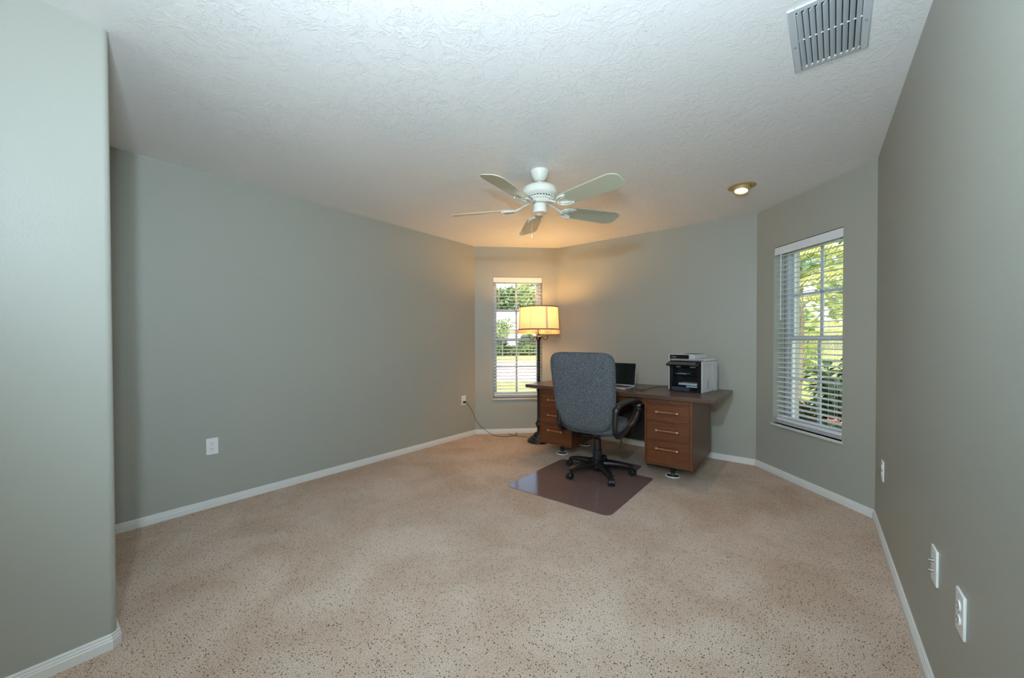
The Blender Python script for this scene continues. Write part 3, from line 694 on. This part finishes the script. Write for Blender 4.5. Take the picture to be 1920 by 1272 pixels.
# harp that carries the shade
mb = MB(); mb.tube(curve([(0.03, 0, 1.40), (0.07, 0, 1.47), (0.05, 0, 1.57), (0, 0, 1.60), (-0.05, 0, 1.57), (-0.07, 0, 1.47), (-0.03, 0, 1.40)], 6), 0.002, 6)
for k_ in range(3):
    a = 2*PI*k_/3; mb.tube([(0, 0, 1.60), (SR1*math.cos(a)*0.99, SR1*math.sin(a)*0.99, 1.608)], 0.002, 6)
mb.build('harp', 'brass', lamp)
cd = MB(); cd.tube(curve([(XL+0.030, 3.47, 0.447), (XL+0.045, 3.50, 0.425), (XL+0.05, 3.58, 0.32), (-3.375, 3.64, 0.2), (-3.33, 3.69, 0.11), (-3.26, 3.745, 0.04), (-3.19, 3.77, 0.006), (-3.115, 3.78, 0.004), (-3.03, 3.816, 0.004), (-2.985, 3.89, 0.004), (-2.97, 3.97, 0.005), (-3.01, 4.04, 0.006), (-3.07, 4.04, 0.006), (-3.105, 3.99, 0.007), (-3.05, 3.93, 0.008), (-2.95, 3.915, 0.006), (-2.86, 3.95, 0.004), (-2.75, 3.94, 0.006), (LX-0.13, LY+0.02, 0.006)], 8), 0.0028, 6)
cd.box((XL+0.010, 3.455, 0.436), (XL+0.032, 3.485, 0.458))
tag(cd.build('lamp_cord', 'black'), 'thin black lamp cord running from the outlet across the carpet', 'cord')

# ------------------------------------------------------------------ outdoors
GZ = -0.25
struct(MB().prism([(-70, -12), (45, -12), (45, 90), (-70, 90)], GZ-0.4, GZ), 'lawn', 'grass')
# a view direction straight through window 1 and its right-hand normal
V1 = Vector((-0.60, 0.80)); N1 = Vector((0.80, 0.60))
def at1(dist, side): p = V1*dist + N1*side; return (p.x, p.y)
def road():
    q = [at1(14, -40), at1(14, 9.5), at1(27, 13), at1(27, -40)]
    return struct(MB().prism(q, GZ, GZ+0.02), 'road', 'road')
road()
def leaves(mb, c, rad, N, size, seed, shell=0.55, flatten=1.0, elong=1.8):
    rnd = random.Random(seed)
    for _ in range(N):
        while True:
            p = Vector((rnd.uniform(-1, 1), rnd.uniform(-1, 1), rnd.uniform(-1, 1)))
            if shell < p.length < 1: break
        o = Vector((c[0]+p.x*rad[0], c[1]+p.y*rad[1], c[2]+p.z*rad[2]))
        d = (p.normalized()*0.6 + Vector((rnd.uniform(-1, 1), rnd.uniform(-1, 1), rnd.uniform(-0.6, 1)))).normalized()
        s = d.cross(Vector((rnd.uniform(-1, 1), rnd.uniform(-1, 1), rnd.uniform(-1, 1)))).normalized(); L_ = size*rnd.uniform(0.6, 1.3)
        mb.faces([o, o+d*L_*0.5+s*L_*0.5/elong, o+d*L_, o+d*L_*0.5-s*L_*0.5/elong], [(0, 1, 2, 3)])
    return mb
def tree(x, y, hgt, rr, label, seed, m='leaf', group='trees beyond the road', lobes=7, N=260, size=0.5, cat='tree', name='tree'):
    t = empty(name, (x, y, GZ), label=label, cat=cat, group=group); rnd = random.Random(seed)
    mb = MB(); mb.tube([(0, 0, 0), (0.05, 0, hgt*0.35), (0.0, 0.1, hgt*0.6)], [rr*0.034, rr*0.03, rr*0.026], 8); mb.build('trunk', 'bark', t)
    mb = MB()
    for i in range(lobes):
        a = rnd.uniform(0, 2*PI); q = rnd.uniform(0.1, 0.6)*rr; z = hgt*rnd.uniform(0.5, 0.85); r_ = rr*rnd.uniform(0.4, 0.6)
        leaves(mb, (q*math.cos(a), q*math.sin(a), z), (r_, r_, r_*0.75), N, size, seed*31+i)
    mb.build('foliage', m, t, flip=False); return t
for i, (s, hh_, rr, mm, lb) in enumerate(((-8.5, 10.5, 4.5, 'leafdark', 'dark green tree behind the neighbouring house, left of the far window'), (-3.0, 10.0, 4.2, 'leafdark', 'dark tree above the neighbouring roof, left of the window bar'),
                                    (1.8, 11.5, 4.4, 'leaf', 'yellow-green round tree above the roof, right of the window bar'), (6.0, 10.5, 4.4, 'leaf', 'light green tree above the roof at the right side of far window'))):
    x, y = at1(64 if i % 2 else 76, s*(1.25 if i % 2 else 1.45)); hh_ *= 1.1 if i % 2 else 1.25; tree(x, y, hh_, rr*1.15, lb, 10+i, mm, N=330, size=0.75)
# neighbouring house
hx_, hy_ = at1(47, 0); ang = math.atan2(V1.y, V1.x)-PI/2
hs = empty('neighbour_house', (hx_, hy_, GZ), ang, label='pale single-storey house across the road', cat='house')
MB().box((-11, 0, 0), (11, 9, 2.9)).build('house_wall', 'housewall', hs)
MB().faces([(-12, -1, 2.8), (12, -1, 2.8), (12, 10, 2.8), (-12, 10, 2.8), (-8, 4.5, 5.6), (8, 4.5, 5.6)], [(0, 1, 5, 4), (1, 2, 5), (2, 3, 4, 5), (3, 0, 4), (0, 3, 2, 1)]).build('roof', 'roof', hs)
MB().box((-2.2, -0.05, 0.1), (2.6, 0.02, 2.3)).build('garage_door', 'garage', hs)
MB().box((6, -0.05, 0.9), (7.6, 0.02, 2.1)).build('house_window', 'screen', hs)
# hedge and shrubs across the road
def shrub(x, y, rx, rz, label, seed, m='leafdark', size=0.22, N=700, group='shrubs outside', name='shrub', zc=None):
    N = N*3; size = size*1.3
    o = empty(name, (x, y, GZ), label=label, cat='shrub', group=group); mb = MB()
    leaves(mb, (0, 0, rz*0.9 if zc is None else zc), (rx, rx, rz), N, size, seed, 0.35); mb.build('foliage', m, o, flip=False)
    mb = MB(); mb.tube([(0, 0, 0), (0.02, 0, rz)], 0.04, 6); mb.build('stem', 'bark', o); return o
for i, (dst, s, rx, rz, lb, mm) in enumerate(((41, -2.1, 1.1, 1.15, 'round dark shrub across the road, left in the far window', 'leafdark'), (41, 1.3, 1.0, 1.1, 'round dark shrub across the road, right of the window bar', 'leafdark'), (42, 3.4, 1.1, 1.1, 'dark shrub across the road, behind the lamp pole', 'leafdark'),
                                          (37, -1.3, 1.1, 1.0, 'small pale-leaved tree before the neighbouring house', 'leaf'))):
    x, y = at1(dst, s)
    if i == 3:
        tree(x, y, 3.7, 1.3, lb, 44, 'leaf', 'trees beyond the road', 4, 260, 0.22, 'tree')
    else: shrub(x, y, rx, rz, lb, 60+i, mm)
hd = MB(); rnd = random.Random(5)
for i in range(16):
    x, y = at1(38.5+rnd.uniform(-0.4, 0.4), -8+i*1.05); leaves(hd, (x, y, GZ+0.45), (0.9, 0.9, 0.5), 900, 0.26, 90+i, 0.3)
tag(hd.build('hedge', 'leafdark', flip=False), 'low clipped green hedge across the road', 'hedge')
# window 2 garden: palms, big-leaf shrub, corals, trees
def palm(x, y, hgt, nf, fl, label, seed, m='palm', rz0=0.0):
    t = empty('palm_tree', (x, y, GZ), label=label, cat='palm tree', group='palms outside the right-hand window'); rnd = random.Random(seed)
    mb = MB(); mb.tube([(0, 0, 0), (0.03, 0.02, hgt*0.5), (0, 0, hgt)], [0.09, 0.075, 0.07], 10); mb.build('trunk', 'bark', t)
    for i in range(nf):
        a = rz0 + 2*PI*i/nf + rnd.uniform(-0.25, 0.25); el = rnd.uniform(0.25, 1.2); L_ = fl*rnd.uniform(0.85, 1.1)
        pts = []; p = Vector((0, 0, hgt)); e = el
        for k in range(15):
            pts.append(p.copy()); p = p + Vector((math.cos(a)*math.cos(e), math.sin(a)*math.cos(e), math.sin(e)))*L_/14; e -= 0.12
        mb = MB(); mb.tube(pts, [0.012*(1-0.8*k/14) for k in range(15)], 5)
        side = Vector((-math.sin(a), math.cos(a), 0))
        for k in range(2, 15):
            for sub in (0, 0.33, 0.66):
                if k == 14 and sub: continue
                o = pts[k].lerp(pts[min(14, k+1)], sub); tg = (pts[k]-pts[k-1]).normalized(); ll = 0.42*math.sin(PI*min(1, (k+sub)/15.5)**0.8)+0.08
                for sg in (-1, 1):
                    d = (side*sg*0.8 + tg*0.6 + Vector((0, 0, -0.35))).normalized(); w_ = tg*0.011
                    tip = o + d*ll + Vector((0, 0, -0.10*ll)); mid = o + d*ll*0.5 + Vector((0, 0, 0.02))
                    mb.faces([o, mid-w_, tip, mid+w_], [(0, 1, 2, 3)])
        mb.build('frond', m, t, flip=False)
    return t
palm(1.15, 7.6, 2.15, 13, 2.1, 'yellow-green palm just outside the right-hand window', 7, 'palm', 0.4)
palm(1.7, 10.4, 3.2, 13, 2.4, 'tall bluish green palm farther off, upper right in right-hand window', 8, 'palmgreen', 0.1)
palm(0.75, 9.0, 1.5, 12, 2.0, 'young yellow-green palm in the middle of the garden', 9, 'palm', 0.9)
def bigleaf(x, y, hgt, spread, label, seed, n=140, ls=0.26, flowers=0, m='leafdark', group='shrubs outside'):
    o = empty('garden_shrub', (x, y, GZ), label=label, cat='shrub', group=group); rnd = random.Random(seed)
    st = MB(); lf = MB(); fl = MB()
    for j in range(7):
        a = rnd.uniform(0, 2*PI); q = rnd.uniform(0.2, 1)*spread; hh_ = hgt*rnd.uniform(0.6, 1)
        top = Vector((q*math.cos(a), q*math.sin(a), hh_)); st.tube([(0, 0, 0), (top.x*0.4, top.y*0.4, hh_*0.5), top], 0.009, 5)
        for i in range(n//7):
            t = 0.25+0.75*i/(n//7); b = Vector((top.x*t, top.y*t, hh_*t)); an = rnd.uniform(0, 2*PI); L_ = ls*rnd.uniform(0.7, 1.15)
            d = Vector((math.cos(an), math.sin(an), rnd.uniform(-0.2, 0.45))).normalized(); s = d.cross(Vector((0, 0, 1))).normalized()*L_*0.17
            up_ = Vector((0, 0, 0.03)); m1 = b+d*L_*0.35+up_*0.8; m2 = b+d*L_*0.72+up_*0.5; tip = b+d*L_-up_
            lf.faces([b, m1-s, m1, m1+s, m2-s*0.8, m2-Vector((0, 0, .006)), m2+s*0.8, tip], [(0, 1, 2), (0, 2, 3), (1, 4, 5, 2), (2, 5, 6, 3), (4, 7, 5), (5, 7, 6)])
    st.build('stem', 'bark', o); lf.build('foliage', m, o, flip=False)
    if flowers:
        for i in range(flowers):
            c = Vector((rnd.uniform(-1, 1)*spread, rnd.uniform(-1.1, -0.3)*spread, hgt*rnd.uniform(0.62, 1.02)))
            for k in range(6):
                a = 2*PI*k/6; d = Vector((math.cos(a), math.sin(a), 0.5)).normalized(); s = Vector((-math.sin(a), math.cos(a), 0))*0.022
                fl.faces([c, c+d*0.04-s*1.3, c+d*0.075, c+d*0.04+s*1.3], [(0, 1, 2, 3)])
        fl.build('flowers', 'flower', o, flip=False)
    return o
bigleaf(0.30, 5.35, 1.5, 0.34, 'broad-leaved dark shrub close outside the right-hand window', 3, 620, 0.24)
bigleaf(0.62, 5.75, 1.35, 0.35, 'dark broad-leaved shrub at the window edge, behind the nearest one', 4, 420, 0.24)
bigleaf(-0.02, 5.55, 0.80, 0.26, 'low shrub with coral flowers under the left half of the window', 5, 640, 0.16, 12)
bigleaf(0.28, 5.15, 0.72, 0.20, 'low shrub with coral flowers under the right half of the window', 6, 420, 0.16, 9)
x, y = -0.225, 8.2
tree(x, y, 5.0, 1.5, 'slender pale-trunked tree standing on the lawn outside the right-hand window', 70, 'leaf', 'trees on the lawn', 4, 160, 0.25)
for i, (x, y, hh_, rr, lb) in enumerate(((-2.5, 30, 7, 3.2, 'green tree at far side of lawn, left in right-hand window'), (2.5, 32, 6.5, 3.0, 'green tree at far side of lawn, behind the palms'), (7.0, 30, 7, 3.2, 'green tree at far side of lawn, beyond the window edge'))):
    tree(x, y, hh_, rr, lb, 80+i, 'leaf', 'trees on the lawn', 6, 260, 0.5)
shrub(-0.85, 17, 1.0, 1.5, 'bright green shrub on the lawn, left in the right-hand window', 75, 'leaf', 0.2, 700)

# ------------------------------------------------------------------ lights
def light(name, typ, loc, energy, col, **kw):
    d = bpy.data.lights.new(name, typ); d.energy = energy; d.color = col
    for k, v in kw.items():
        if k not in ('rot', 'track'): setattr(d, k, v)
    o = bpy.data.objects.new(name, d); COL.objects.link(o); o.location = loc
    if 'track' in kw: o.rotation_euler = (Vector(kw['track'])-Vector(loc)).to_track_quat('-Z', 'Y').to_euler()
    return o
COOL = (0.86, 0.95, 1.0)
light('flash_low', 'SPOT', (0.02, -0.05, 1.50), 86, (0.62, 0.87, 1.0), shadow_soft_size=0.035, spot_size=math.radians(150), spot_blend=0.7, track=(-1.3, 2.5, 1.75))
light('flash_high', 'SPOT', (-0.17, -0.18, 2.02), 152, (0.67, 0.84, 1.0), shadow_soft_size=0.045, spot_size=math.radians(150), spot_blend=0.5, track=(-1.7, 2.1, 2.45))
light('flash_bounce', 'SPOT', (-0.10, -0.10, 1.56), 84, (0.90, 0.95, 0.97), shadow_soft_size=0.05, spot_size=math.radians(135), spot_blend=1.0, track=(-0.9, 1.1, 2.44))
light('door_fill', 'AREA', (-0.9, YB-0.35, 1.15), 15, (0.80, 0.93, 1.0), shape='RECTANGLE', size=1.5, size_y=2.0, track=(-0.9, 0, 1.25))  # added ambient fill light, set outside the unseen back opening
light('lamp_bulb_light', 'POINT', (LX, LY, 1.52), 27, (1.0, 0.57, 0.18), shadow_soft_size=0.07)
light('downlight_light', 'SPOT', (-0.457, 3.60, CZ-0.05), 18, (1.0, 0.76, 0.66), shadow_soft_size=0.03, spot_size=math.radians(80), spot_blend=0.8, track=(-0.6, 3.3, 0))
sun = light('sun', 'SUN', (5, -10, 12), 6.5, (1.0, 0.97, 0.9), angle=math.radians(1), track=(-0.5, 2.0, 0))

W = bpy.data.worlds.new('world'); SC.world = W; W.use_nodes = True
n = W.node_tree.nodes; l = W.node_tree.links
sk = n.new('ShaderNodeTexSky'); sk.sky_type = 'NISHITA'; sk.sun_disc = False; sk.sun_elevation = math.radians(48); sk.sun_rotation = math.radians(160)
sk.air_density = 1.2; sk.dust_density = 2.5
n['Background'].inputs['Strength'].default_value = 0.6
l.new(sk.outputs[0], n['Background'].inputs['Color'])

# ------------------------------------------------------------------ camera
f_, yaw, pitch, roll, cx, cy = 724.3681, .6809, -.0121, -.0026, 940.4134, 648.0949
fw = Vector((-math.sin(yaw)*math.cos(pitch), math.cos(yaw)*math.cos(pitch), math.sin(pitch)))
rt = fw.cross(Vector((0, 0, 1))).normalized(); up = rt.cross(fw)
c, s = math.cos(roll), math.sin(roll); rt, up = c*rt+s*up, c*up-s*rt
cam = bpy.data.cameras.new('camera'); co = bpy.data.objects.new('camera', cam); COL.objects.link(co)
co.matrix_world = Matrix(((rt.x, up.x, -fw.x, 0), (rt.y, up.y, -fw.y, 0), (rt.z, up.z, -fw.z, H), (0, 0, 0, 1)))
cam.sensor_width = 36; cam.lens = f_/1920*36; cam.shift_x = (960-cx)/1920; cam.shift_y = (cy-636)/1920
cam.clip_start = 0.02; cam.clip_end = 300
SC.camera = co
SC.view_settings.view_transform = 'Standard'; SC.view_settings.look = 'None'; SC.view_settings.exposure = 0; SC.view_settings.gamma = 1
SC.view_settings.use_curve_mapping = False
